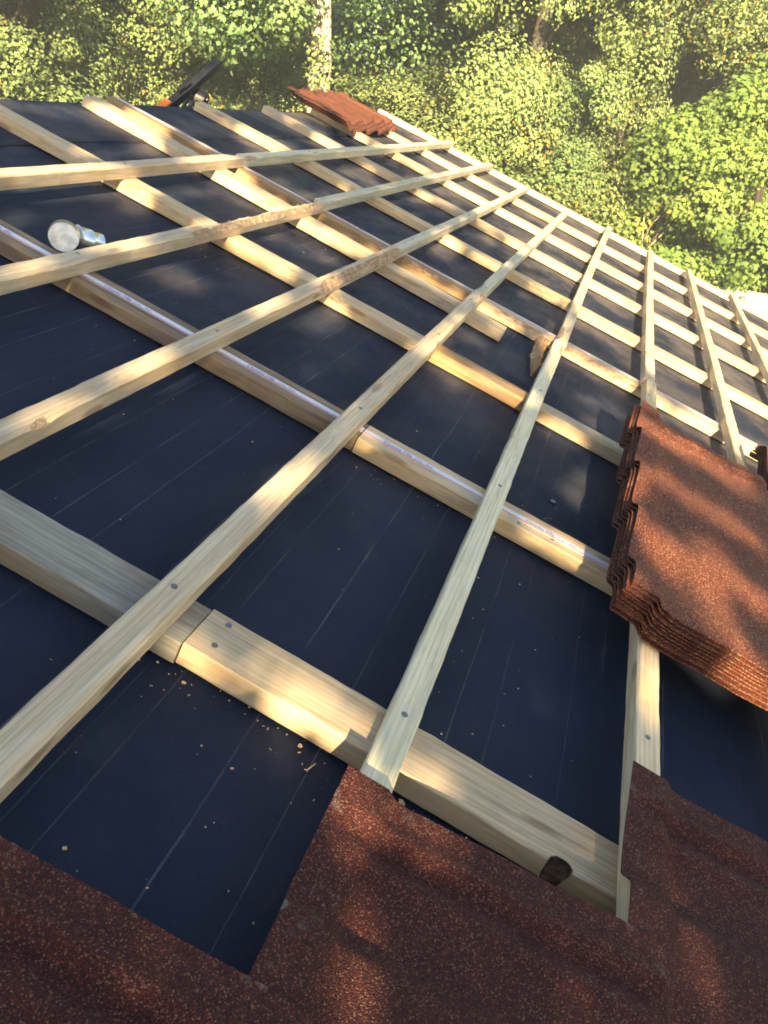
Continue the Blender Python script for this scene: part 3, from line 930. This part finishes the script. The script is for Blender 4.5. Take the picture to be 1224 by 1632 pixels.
# ------------------------------------------------------------------ foliage
def leaves_mesh(name, pos, nrm, size, tint, mat, aspect=0.74, seed=1, facing=None):
    """one small folded leaf (two triangles along its midrib) per position"""
    g = np.random.default_rng(seed)
    n = len(pos)
    nrm = nrm / np.linalg.norm(nrm, axis=1, keepdims=True)
    rv = g.normal(size=(n, 3))
    t = rv - nrm * (rv * nrm).sum(1, keepdims=True)
    t /= np.linalg.norm(t, axis=1, keepdims=True)
    b = np.cross(nrm, t)
    L = (size * g.uniform(.65, 1.25, n))[:, None]
    Wd = L * aspect
    fold = L * g.uniform(-.12, .22, n)[:, None]
    v = np.empty((n, 4, 3), np.float32)
    v[:, 0] = pos - t * L * .5
    v[:, 1] = pos + b * Wd * .5 + nrm * fold
    v[:, 2] = pos + t * L * .5
    v[:, 3] = pos - b * Wd * .5 + nrm * fold
    me = bpy.data.meshes.new(name)
    me.vertices.add(4 * n); me.vertices.foreach_set('co', v.reshape(-1))
    me.loops.add(6 * n); me.polygons.add(2 * n)
    k = np.arange(n)[:, None] * 4
    idx = np.concatenate([k, k + 1, k + 2, k, k + 2, k + 3], 1).astype(np.int32).reshape(-1)
    me.loops.foreach_set('vertex_index', idx)
    me.polygons.foreach_set('loop_start', np.arange(2 * n, dtype=np.int32) * 3)
    me.update(calc_edges=True)
    a = me.attributes.new('tint', 'FLOAT', 'POINT')
    a.data.foreach_set('value', np.repeat(np.clip(tint, 0, 1), 4).astype(np.float32))
    fc = nrm if facing is None else facing
    fc = fc / np.linalg.norm(fc, axis=1, keepdims=True)
    a = me.attributes.new('facing', 'FLOAT_VECTOR', 'POINT')
    a.data.foreach_set('vector', np.repeat(fc, 4, axis=0).astype(np.float32).reshape(-1))
    me.materials.append(mat)
    me.validate()
    return me

def crown(name, rx, rz, zc, nclump, nleaf, lsize, mat, seed, rc=0.5, low=-1.0, spiky=0.0, accent=0.02, core=0.35, per=9.5, brad=0.58):
    g = np.random.default_rng(seed)
    # uneven outline: lobes on the ellipsoid
    lob = g.normal(size=(9, 3)); lob /= np.linalg.norm(lob, axis=1, keepdims=True)
    la = g.uniform(-.35, .45, 9)
    # boughs on the crown's shell, each a spray of smaller clumps
    nb_ = max(6, int(nclump / per))
    B = []
    while len(B) < nb_:
        d = g.normal(size=3); d /= np.linalg.norm(d)
        if d[2] < low: continue
        rr = 1 + sum(a * max(0, d @ l) ** 4 for a, l in zip(la, lob))
        q = g.uniform(core, 1.0) ** 0.38
        B.append((d[0] * rx * rr * q, d[1] * rx * rr * q, zc + d[2] * rz * rr * q))
    B = np.array(B)
    bi = g.integers(0, nb_, nclump)
    bo = B - np.array([0, 0, zc]); bo /= np.linalg.norm(bo, axis=1, keepdims=True)
    bd = g.normal(size=(nclump, 3)); bd /= np.linalg.norm(bd, axis=1, keepdims=True)
    bd = bd + 0.55 * bo[bi] + np.array([0, 0, 0.25]); bd /= np.linalg.norm(bd, axis=1, keepdims=True)
    br = brad * g.uniform(.6, 1.3, nb_)
    C = B[bi] + bd * (br[bi] * g.uniform(.45, 1.0, nclump) ** 0.5)[:, None] * np.array([1, 1, .8])
    C[:, 2] -= 0.18 * br[bi] * g.uniform(0, 1, nclump)
    R = rc * g.uniform(.5, 1.6, nclump)
    ct = g.normal(0.42, 0.10, nclump) + g.normal(0, .13, nb_)[bi]
    n = nclump * nleaf
    ci = np.repeat(np.arange(nclump), nleaf)
    d = g.normal(size=(n, 3)); d /= np.linalg.norm(d, axis=1, keepdims=True)
    rad = R[ci] * g.uniform(0, 1, n) ** 0.36
    sc = np.array([1.0, 1.0, 0.85])
    pos = C[ci] + d * rad[:, None] * sc
    pos[:, 2] -= 0.25 * R[ci] * g.uniform(0, 1, n) ** 2
    nr = d * 0.8 + g.normal(size=(n, 3)) * 0.34 + np.array([0, 0, 0.25]) + 0.5 * np.array(SUN_W)
    tint = ct[ci] + g.normal(0, .13, n)
    acc = g.uniform(size=n) < accent * (1 + 6 * (g.uniform(size=nclump)[ci] > 0.92))
    tint[acc] = 1.0
    fc = 0.7 * d + 0.7 * bd[ci] + np.array([0, 0, 0.25]) + g.normal(0, .22, (n, 3))
    return leaves_mesh(name, pos, nr, lsize, tint, mat, seed=seed + 50, facing=fc), C

def trunk_mesh(name, h, r0, mat, seed, C, nl=10, lean=0.4, r1=0.4):
    r = random.Random(seed)
    mb = MB()
    pts = []; rad = []
    lx, ly = r.uniform(-lean, lean), r.uniform(-lean, lean)
    for i in range(9):
        t = i / 8
        pts.append(Vector((lx * t * t + 0.12 * math.sin(t * 5 + seed), ly * t * t + 0.12 * math.cos(t * 4 + seed), h * t)))
        rad.append(r0 * (1 - (1 - r1) * t) * (1.35 if i == 0 else 1))
    mb.tube(pts, rad, 10)
    idx = list(range(len(C))); r.shuffle(idx)
    for k in idx[:nl]:
        e = Vector(C[k]); e.x *= 0.8; e.y *= 0.8
        t = min(0.95, max(0.25, (e.z / h) * 0.75))
        i = int(t * 8); p = pts[i]
        m1 = p.lerp(e, 0.5) + Vector((r.uniform(-.2, .2), r.uniform(-.2, .2), r.uniform(-.1, .3)))
        q1 = p.lerp(m1, 0.5) + Vector((r.uniform(-.1, .1), r.uniform(-.1, .1), r.uniform(-.1, .1)))
        q2 = m1.lerp(e, 0.5) + Vector((r.uniform(-.15, .15), r.uniform(-.15, .15), r.uniform(-.1, .1)))
        rr = rad[i] * 0.42
        mb.tube([p, q1, m1, q2, e], [rr, rr * .8, rr * .55, rr * .35, rr * .12], 7)
        for _ in range(3):
            a0 = q1.lerp(e, r.uniform(.1, .9)); b0 = a0 + Vector((r.uniform(-.8, .8), r.uniform(-.8, .8), r.uniform(-.3, .7)))
            mb.tube([a0, a0.lerp(b0, .5) + Vector((0, 0, r.uniform(-.1, .1))), b0], [rr * .3, rr * .2, rr * .06], 5)
    me = mesh_from(name, mb.v, mb.f, mat, True)
    return me

GT = 'trees of the wood beyond the gable'
variants = []
for k, (rx, rz, zc, nc, nl, ls, mt, rc) in enumerate((
        (2.6, 3.6, 4.6, 640, 460, 0.046, 'leaf_oak', 0.30),
        (2.3, 3.9, 4.8, 600, 460, 0.046, 'leaf_oak', 0.28),
        (2.8, 3.4, 4.4, 620, 440, 0.049, 'leaf_green', 0.31),
        (2.4, 3.7, 4.7, 620, 460, 0.046, 'leaf_oak', 0.27),
        (2.2, 3.2, 4.2, 560, 460, 0.046, 'leaf_yellow', 0.28))):
    cm, C = crown('crown', rx, rz, zc, nc, nl, ls, M[mt], 100 + k, rc)
    tm = trunk_mesh('trunk', 6.5, 0.20, M['bark'], 200 + k, C, 9)
    variants.append((cm, tm))

def tree(kind, label, az, d, vi, rot, sc=(1, 1, 1), z=0.0):
    p = polar(az, d, z)
    o = link(kind, None, None, T(*p) @ RZ(rot) @ Matrix.Diagonal((sc[0], sc[1], sc[2], 1)))
    tag(o, label, 'tree', GT)
    link('crown', variants[vi][0], o)
    link('trunk', variants[vi][1], o)
    return o
rows = [
 # kind, label, az, d, variant, rot, scale
 ('oak_tree', 'olive green oak filling the upper left corner', 39.5, 12.5, 0, 0.3, (1, 1, 0.98)),
 ('oak_tree', 'olive green oak above the left end of the ridge', 33.0, 14.5, 3, 1.9, (1.05, 1.05, 1.02)),
 ('oak_tree', 'light olive oak left of the pale sycamore trunk, above the nail gun', 26.2, 13.8, 1, 4.0, (1, 1, 0.64)),
 ('oak_tree', 'olive oak directly behind the pale sycamore trunk', 21.5, 16.0, 0, 2.2, (0.85, 0.85, 1.0)),
 ('oak_tree', 'tall olive oak right of the pale sycamore trunk, above the ridge pile', 16.2, 13.2, 3, 5.1, (0.9, 0.9, 0.62)),
 ('oak_tree', 'olive oak with dark hollows standing above the middle batten ends', 8.3, 12.6, 0, 0.7, (0.95, 0.95, 1.02)),
 ('oak_tree', 'darker oak in the right half, behind the bright maple', 1.8, 14.2, 0, 3.3, (1.05, 1.05, 1.06)),
 ('oak_tree', 'olive oak at the upper right corner above the bright maple', -5.0, 15.6, 3, 1.2, (1.1, 1.1, 1.05)),
 ('oak_tree', 'olive oak at the right edge of the wood', -12.0, 15.0, 1, 2.6, (1.1, 1.1, 1.02)),
 ('oak_tree', 'green oak between the two rows, half hidden at upper left', 34.5, 16.5, 2, 2.0, (1.0, 1.0, 1.0)),
 ('oak_tree', 'mid green oak filling the gap behind the dark hollows', 9.5, 15.8, 2, 3.0, (1.0, 1.0, 1.0)),
 ('oak_tree', 'dark green tree showing through behind the leftmost oaks', 36.5, 19.0, 2, 0.5, (1.1, 1.1, 1.12)),
 ('oak_tree', 'dark green tree behind, between the two left oaks', 31.5, 19.5, 0, 5.5, (1.1, 1.1, 1.16)),
 ('oak_tree', 'far oak behind the nail gun, deeper in the wood', 26.5, 20.5, 2, 2.9, (0.95, 0.95, 0.72)),
 ('oak_tree', 'far green tree deep in the wood, right of the sycamore', 20.0, 21.0, 2, 4.4, (0.8, 0.8, 1.05)),
 ('oak_tree', 'far oak deep in the wood above the gable end of the ridge batten', 6.3, 19.5, 1, 1.5, (1.1, 1.1, 1.20)),
 ('oak_tree', 'far dark green tree seen through gaps right of centre', 5.0, 19.0, 2, 0.1, (1.2, 1.2, 1.22)),
 ('oak_tree', 'far dark oak seen through gaps at upper right', -1.5, 20.0, 0, 3.9, (1.2, 1.2, 1.22)),
 ('oak_tree', 'far green tree deep in the wood at the right corner', -8.5, 20.5, 2, 5.0, (1.2, 1.2, 1.2)),
 ('oak_tree', 'far green tree beyond the left edge of the wood', 43.0, 18.0, 2, 1.0, (1.1, 1.1, 1.15)),
 ('oak_tree', 'leafy tree beyond the left edge, behind the ridge', 46.0, 13.0, 1, 3.0, (1, 1, 1)),
]
for k, (kind, lb, az, d, vi, rot, sc) in enumerate(rows):
    tree(kind, lb, az, d, vi, rot, sc)
# a far belt of tall wood: one mass
g = np.random.default_rng(5)
nb = 60000
az = np.radians(g.uniform(-30, 62, nb)); dd = 27 + g.uniform(0, 5, nb)
top = 6.3 + 1.2 * np.sin(az * 23) + 1.1 * np.sin(az * 51 + 1)
top = top - 4 * np.exp(-((np.degrees(az) - 14.4) / 1.6) ** 2) - 4 * np.exp(-((np.degrees(az) - 25.2) / 1.4) ** 2)
zz = top * g.uniform(0.02, 1, nb) ** 0.8
pos = np.stack([CW.x + dd * np.cos(az), CW.y + dd * np.sin(az), zz], 1)
nr = g.normal(size=(nb, 3)) + np.array([-0.8, -0.3, 0.5])
o = link('distant_wood', leaves_mesh('distant_wood', pos, nr, 0.30, g.normal(.35, .18, nb), M['leaf_green'], 0.75, 9))
tag(o, 'far belt of green wood closing the view behind the trees', 'wood', kind='stuff')

# sycamore with the pale trunk
p = polar(20.4, 11.0)
syc = link('sycamore_tree', None, None, T(*p))
tag(syc, 'sycamore with a stout pale cream trunk rising behind the ridge', 'tree', GT)
mb = MB()
mb.tube([(0.0, 0.0, 0), (0.0, 0.05, 1.8), (0.0, 0.03, 3.6), (0.0, 0.02, 4.35), (-0.01, 0.0, 4.75), (0, -0.02, 5.3), (0.03, -0.03, 6.2), (0.0, 0.0, 7.6)], [0.20, 0.16, 0.145, 0.14, 0.115, 0.075, 0.065, 0.04], 14)
mb.tube([(0.0, -0.04, 4.5), (0.02, -0.10, 4.9), (0.05, -0.11, 5.4), (0.1, -0.12, 6.4), (0.1, -0.3, 7.6)], [0.09, 0.06, 0.05, 0.045, 0.03], 10)
mb.tube([(-0.05, 0.10, 4.35), (-0.18, 0.34, 4.18), (-0.22, 0.44, 4.10), (-0.2, 0.55, 3.95)], [0.045, 0.035, 0.028, 0.015], 8)
mb.tube([(-0.2, 0.40, 4.12), (-0.25, 0.25, 4.05), (-0.24, 0.20, 3.8)], [0.025, 0.02, 0.012], 6)
sy_tr = mb.build('trunk', M['sycamore'], syc, None, True)
cm, C = crown('crown', 2.2, 1.7, 7.4, 120, 400, 0.06, M['leaf_green'], 401, 0.5)
gq = np.random.default_rng(77)
hc = np.array([(-0.35, 0.25, 5.2), (-0.3, -0.15, 4.75), (-0.25, 0.1, 5.7), (-0.3, 0.2, 3.75), (-0.35, -0.15, 4.0), (-0.3, -.12, 5.0), (-.3, .0, 3.3)])
ih = np.repeat(np.arange(len(hc)), [120, 110, 110, 260, 200, 110, 260])
dh = gq.normal(size=(len(ih), 3)); dh /= np.linalg.norm(dh, axis=1, keepdims=True)
hang = leaves_mesh('foliage', hc[ih] + dh * (0.20 * gq.uniform(0, 1, len(ih)) ** .4)[:, None], dh + gq.normal(0, .3, dh.shape) + 0.5 * np.array(SUN_W), 0.055, gq.normal(.4, .15, len(ih)), M['leaf_oak'], seed=78)
link('crown', cm, syc)
link('hanging_leaves', hang, syc)

# bright maple at the right
p = polar(-5.8, 12.0)
mp_ = link('maple_tree', None, None, T(*p))
tag(mp_, 'bright yellow green maple lit by the sun at the right edge', 'tree', GT)
cm, C = crown('crown', 1.55, 2.3, 2.55, 380, 320, 0.062, M['leaf_bright'], 402, 0.26, accent=0.004, core=0.3)
link('crown', cm, mp_)
link('trunk', trunk_mesh('trunk', 4.2, 0.09, M['bark'], 403, C, 16), mp_)
p = polar(-10.5, 12.6)
mp2 = link('maple_tree', None, None, T(*p))
tag(mp2, 'second bright green maple, half outside the right edge', 'tree', GT)
link('crown', cm, mp2); link('trunk', mp_.children[1].data, mp2)
mp2.matrix_world = T(*p) @ RZ(2.4) @ Matrix.Diagonal((1, 1, 0.93, 1))

# undergrowth along the wood's edge
shrubs = [
 ('bright green shrub below the bright maple, behind the batten ends', 2.2, 11.0, 0, 402, 1.0),
 ('yellow green shrub behind the gable edge, right of centre', 6.2, 11.2, 1, 0, 1.0),
 ('olive shrub behind the gable edge below the dark hollows', 10.5, 10.6, 2, 0, 1.05),
 ('yellowing shrub with orange leaves just behind the ridge pile', 14.6, 10.4, 1, 0, 0.95),
 ('shrub tangled with pale dead twigs behind the ridge, left of the nail gun', 29.0, 11.0, 1, 0, 1.12),
 ('olive shrub rising behind the far left of the ridge', 36.0, 10.6, 2, 0, 1.08),
 ('green shrub right behind the nail gun', 23.4, 10.8, 0, 0, 1.02),
 ('olive shrub at the foot of the pale sycamore trunk', 18.6, 10.6, 2, 0, 0.98),
 ('low green shrub under the maple by the white roof', -3.5, 11.6, 0, 0, 0.8),
]
sv = []
for k, (mt, ls, rc) in enumerate((('leaf_bright', 0.070, 0.34), ('leaf_yellow', 0.055, 0.34), ('leaf_oak', 0.055, 0.36))):
    cm, C = crown('foliage', 1.25, 1.75, 1.75, 260, 260, ls, M[mt], 500 + k, rc, brad=0.42, accent=0.008)
    sv.append((cm, trunk_mesh('stem', 2.6, 0.05, M['twig'], 520 + k, C, 22, 0.5, 0.2)))
for k, (lb, az_, d_, vi, _, sc) in enumerate(shrubs):
    p = polar(az_, d_, 0.0)
    s_ = link('shrub', None, None, T(*p) @ RZ(k * 1.7) @ Matrix.Diagonal((sc, sc, sc * (1.05 + .05 * (k % 3)), 1)))
    tag(s_, lb, 'shrub', 'shrubs along the edge of the wood')
    link('foliage', sv[vi][0], s_); link('stem', sv[vi][1], s_)

# bare dead shrubs whose pale twigs show against the leaves
def dead(label, az_, d_, z0, h, seed, spread=0.5):
    r = random.Random(seed)
    mb = MB()
    def grow(p, dr, L, rad, lev):
        q = p + dr * L * 0.5 + Vector((r.uniform(-.05, .05), r.uniform(-.05, .05), 0)) * L
        e = q + (dr + Vector((r.uniform(-.35, .35), r.uniform(-.35, .35), r.uniform(-.25, .25)))) * L * 0.5
        mb.tube([p, q, e], [rad, rad * .8, rad * .5], 6)
        if lev:
            for _ in range(3):
                grow(q.lerp(e, r.uniform(0, 1)), (dr + Vector((r.uniform(-1, 1), r.uniform(-1, 1), r.uniform(-.6, .5))) * 0.8).normalized(), L * .6, rad * .5, lev - 1)
    for _ in range(5):
        grow(Vector((r.uniform(-.1, .1), r.uniform(-.1, .1), z0)), Vector((r.uniform(-spread, spread), r.uniform(-spread, spread), 1)).normalized(), h, 0.013, 3)
    mb.tube([(0, 0, 0), (0, 0, z0 + .05)], [0.05, 0.04], 8)
    o = mb.build('dead_shrub', M['twig'], None, T(*polar(az_, d_)), True)
    tag(o, label, 'dead shrub')
dead('bare pale twigs of a dead shrub behind the left part of the ridge', 29.2, 10.2, 2.9, 0.9, 3)
dead('grey bare twigs hanging beside the bright maple', 0.6, 11.6, 2.4, 0.9, 5)
dead('thin dead twigs among the leaves left of the small ridge pile', 18.0, 10.2, 2.6, 0.8, 8)

# ------------------------------------------------------------------ the tree behind the viewer that dapples the roof
CAPS = [(-0.114, -0.091, -0.108, -0.131, 0.012), (-0.1, -0.222, -0.087, -0.334, 0.022), (-0.089, -0.405, -0.1, -0.454, 0.02), (-0.076, -0.656, -0.052, -0.673, 0.014), (-0.149, -0.088, -0.151, -0.152, 0.012), (-0.149, -0.228, -0.15, -0.342, 0.012), (0.338, -0.027, 0.513, -0.022, 0.02), (0.184, 0.333, 0.281, 0.334, 0.02), (0.424, 0.331, 0.569, 0.339, 0.025), (1.025, 0.347, 1.187, 0.35, 0.025), (1.426, 0.353, 1.535, 0.355, 0.02), (0.559, 0.676, 0.704, 0.698, 0.02), (0.859, 0.713, 1.114, 0.722, 0.025), (1.355, 0.729, 1.548, 0.74, 0.025), (1.639, 0.71, 2.244, 0.691, 0.03), (1.459, 0.656, 1.474, 0.532, 0.04), (1.427, -0.189, 1.444, -0.331, 0.04), (1.357, -0.445, 1.356, -0.534, 0.04), (2.019, 1.022, 2.024, 0.684, 0.08), (2.041, 0.56, 2.103, 0.4, 0.05), (2.124, 0.247, 2.148, 0.068, 0.04), (2.165, -0.06, 2.138, -0.17, 0.05), (2.159, -0.324, 2.204, -0.659, 0.04), (2.159, -0.776, 2.128, -0.991, 0.04), (2.078, 0.893, 2.024, 0.684, 0.05), (1.018, 0.638, 1.005, 0.573, 0.05), (1.725, 0.684, 1.82, 0.477, 0.06), (1.169, 0.26, 1.336, 0.265, 0.05), (1.402, -0.079, 1.357, -0.133, 0.05), (1.82, -0.071, 1.826, -0.118, 0.05), (1.006, -0.574, 1.167, -0.596, 0.04), (1.814, -0.558, 1.878, -0.664, 0.05), (1.918, -0.848, 1.826, -0.918, 0.06), (0.688, -0.038, 0.691, -0.068, 0.02), (0.698, -0.471, 0.711, -0.589, 0.025), (2.965, 0.102, 2.979, 0.007, 0.04), (3.008, -0.182, 3.028, -0.311, 0.04), (1.613, -0.594, 1.603, -0.939, 0.05), (1.287, -0.635, 1.26, -0.917, 0.04), (1.01, -0.592, 0.845, -0.679, 0.03), (0.948, -0.723, 0.793, -0.796, 0.04), (0.988, -0.812, 0.924, -0.905, 0.05), (0.721, -0.79, 0.671, -0.847, 0.03), (0.57, -0.874, 0.555, -0.934, 0.05), (0.286, -0.714, 0.484, -0.737, 0.015), (3.449, -0.664, 4.782, -0.712, 0.02), (2.583, -1.04, 2.056, -1.082, 0.02), (1.371, -0.029, 1.702, -0.029, 0.02), (2.635, -0.33, 1.746, -0.378, 0.02), (-0.124, -0.359, -0.129, -0.401, 0.022), (-0.128, -0.409, -0.101, -0.475, 0.016), (-0.207, -0.365, -0.177, -0.385, 0.008), (-0.285, -0.366, -0.366, -0.405, 0.008), (-0.279, -0.398, -0.35, -0.433, 0.01), (-0.019, -0.693, -0.08, -0.697, 0.006), (-0.089, -0.793, -0.144, -0.805, 0.009), (-0.012, -0.747, -0.061, -0.771, 0.005)]
cap = np.array(CAPS)
def lit_field(U, S):
    """True where its crown lets the sun through onto the roof"""
    ub = np.interp(S, [-1.6, -1.05, -.7, -.35, 0, .5, 1.1, 1.8], [1.7, 1.95, 2.4, 3.0, 3.6, 4.2, 4.6, 4.9])
    nz = np.array([noise.noise(Vector((a * 1.6, b * 4.2, 3))) + .6 * noise.noise(Vector((a * 3.6, b * 9, 8))) for a, b in zip(U, S)])
    lit = U > ub + 0.9 * nz
    mid = ((S > 0.25) & (U > 1.2)) | (U > 2.3) | ((U > 1.5) & (S < -.75))
    lit |= mid & (nz > 0.28)
    lit |= (S > 0.9) & (nz > 0.05) & (U > 0.2)
    for a0, b0, a1, b1, r_ in cap:
        dx, dy = a1 - a0, b1 - b0
        L2 = dx * dx + dy * dy + 1e-9
        t = np.clip(((U - a0) * dx + (S - b0) * dy) / L2, 0, 1)
        e2 = ((U - a0 - t * dx) * 0.6) ** 2 + (S - b0 - t * dy) ** 2
        lit |= e2 < (r_ + 0.006) ** 2
    return lit
g = np.random.default_rng(21)
nL = 60000
U = g.uniform(-2.6, 5.2, nL); S = g.uniform(-1.9, 2.3, nL)
keep = ~lit_field(U, S)
U, S = U[keep], S[keep]
tt = g.uniform(4.6, 6.2, len(U)) + 0.9 * U
Lr = np.array(SUN_L)
P = np.stack([U, S, np.full(len(U), 0.05)], 1) + Lr[None] * tt[:, None]
R3 = np.array(RM.to_3x3())
Pw = P @ R3.T + np.array([0, 0, H0])
nr = np.array(SUN_W)[None] + g.normal(0, .35, (len(U), 3))
base = Vector((float(Pw[:, 0].mean()) - 0.6, float(Pw[:, 1].mean()), 0))
sh = link('shade_tree', None, None, T(*base))
tag(sh, 'leafy tree standing behind the viewer whose gaps dapple the roof with sun', 'tree')
link('crown', leaves_mesh('crown', Pw - np.array(base)[None], nr, 0.062, g.normal(.4, .15, len(U)), M['leaf_oak'], 0.8, 31), sh)
mb = MB()
zc = float(Pw[:, 2].mean())
mb.tube([(0, 0, 0), (-.1, 0, 2), (0, 0.1, zc - 1.5)], [.2, .16, .12], 10)
mb.build('trunk', M['bark'], sh, None, True)

# ------------------------------------------------------------------ added haze volume, a pale veil lifting the dark gaps between leaves
hz = bpy.data.materials.new('haze_veil')
hz.use_nodes = True
hn = hz.node_tree
hn.nodes.remove(hn.nodes["Principled BSDF"])
pv = hn.nodes.new("ShaderNodeVolumePrincipled")
pv.inputs['Color'].default_value = (0.84, 0.94, 0.98, 1)
pv.inputs['Density'].default_value = 0.0055
pv.inputs['Anisotropy'].default_value = 0.0
hn.links.new(pv.outputs[0], hn.nodes["Material Output"].inputs['Volume'])
mb = MB(); mb.box(-60, 60, -60, 60, -1.0, 16.0)
o = mb.build('haze', hz)
tag(o, kind='stuff')
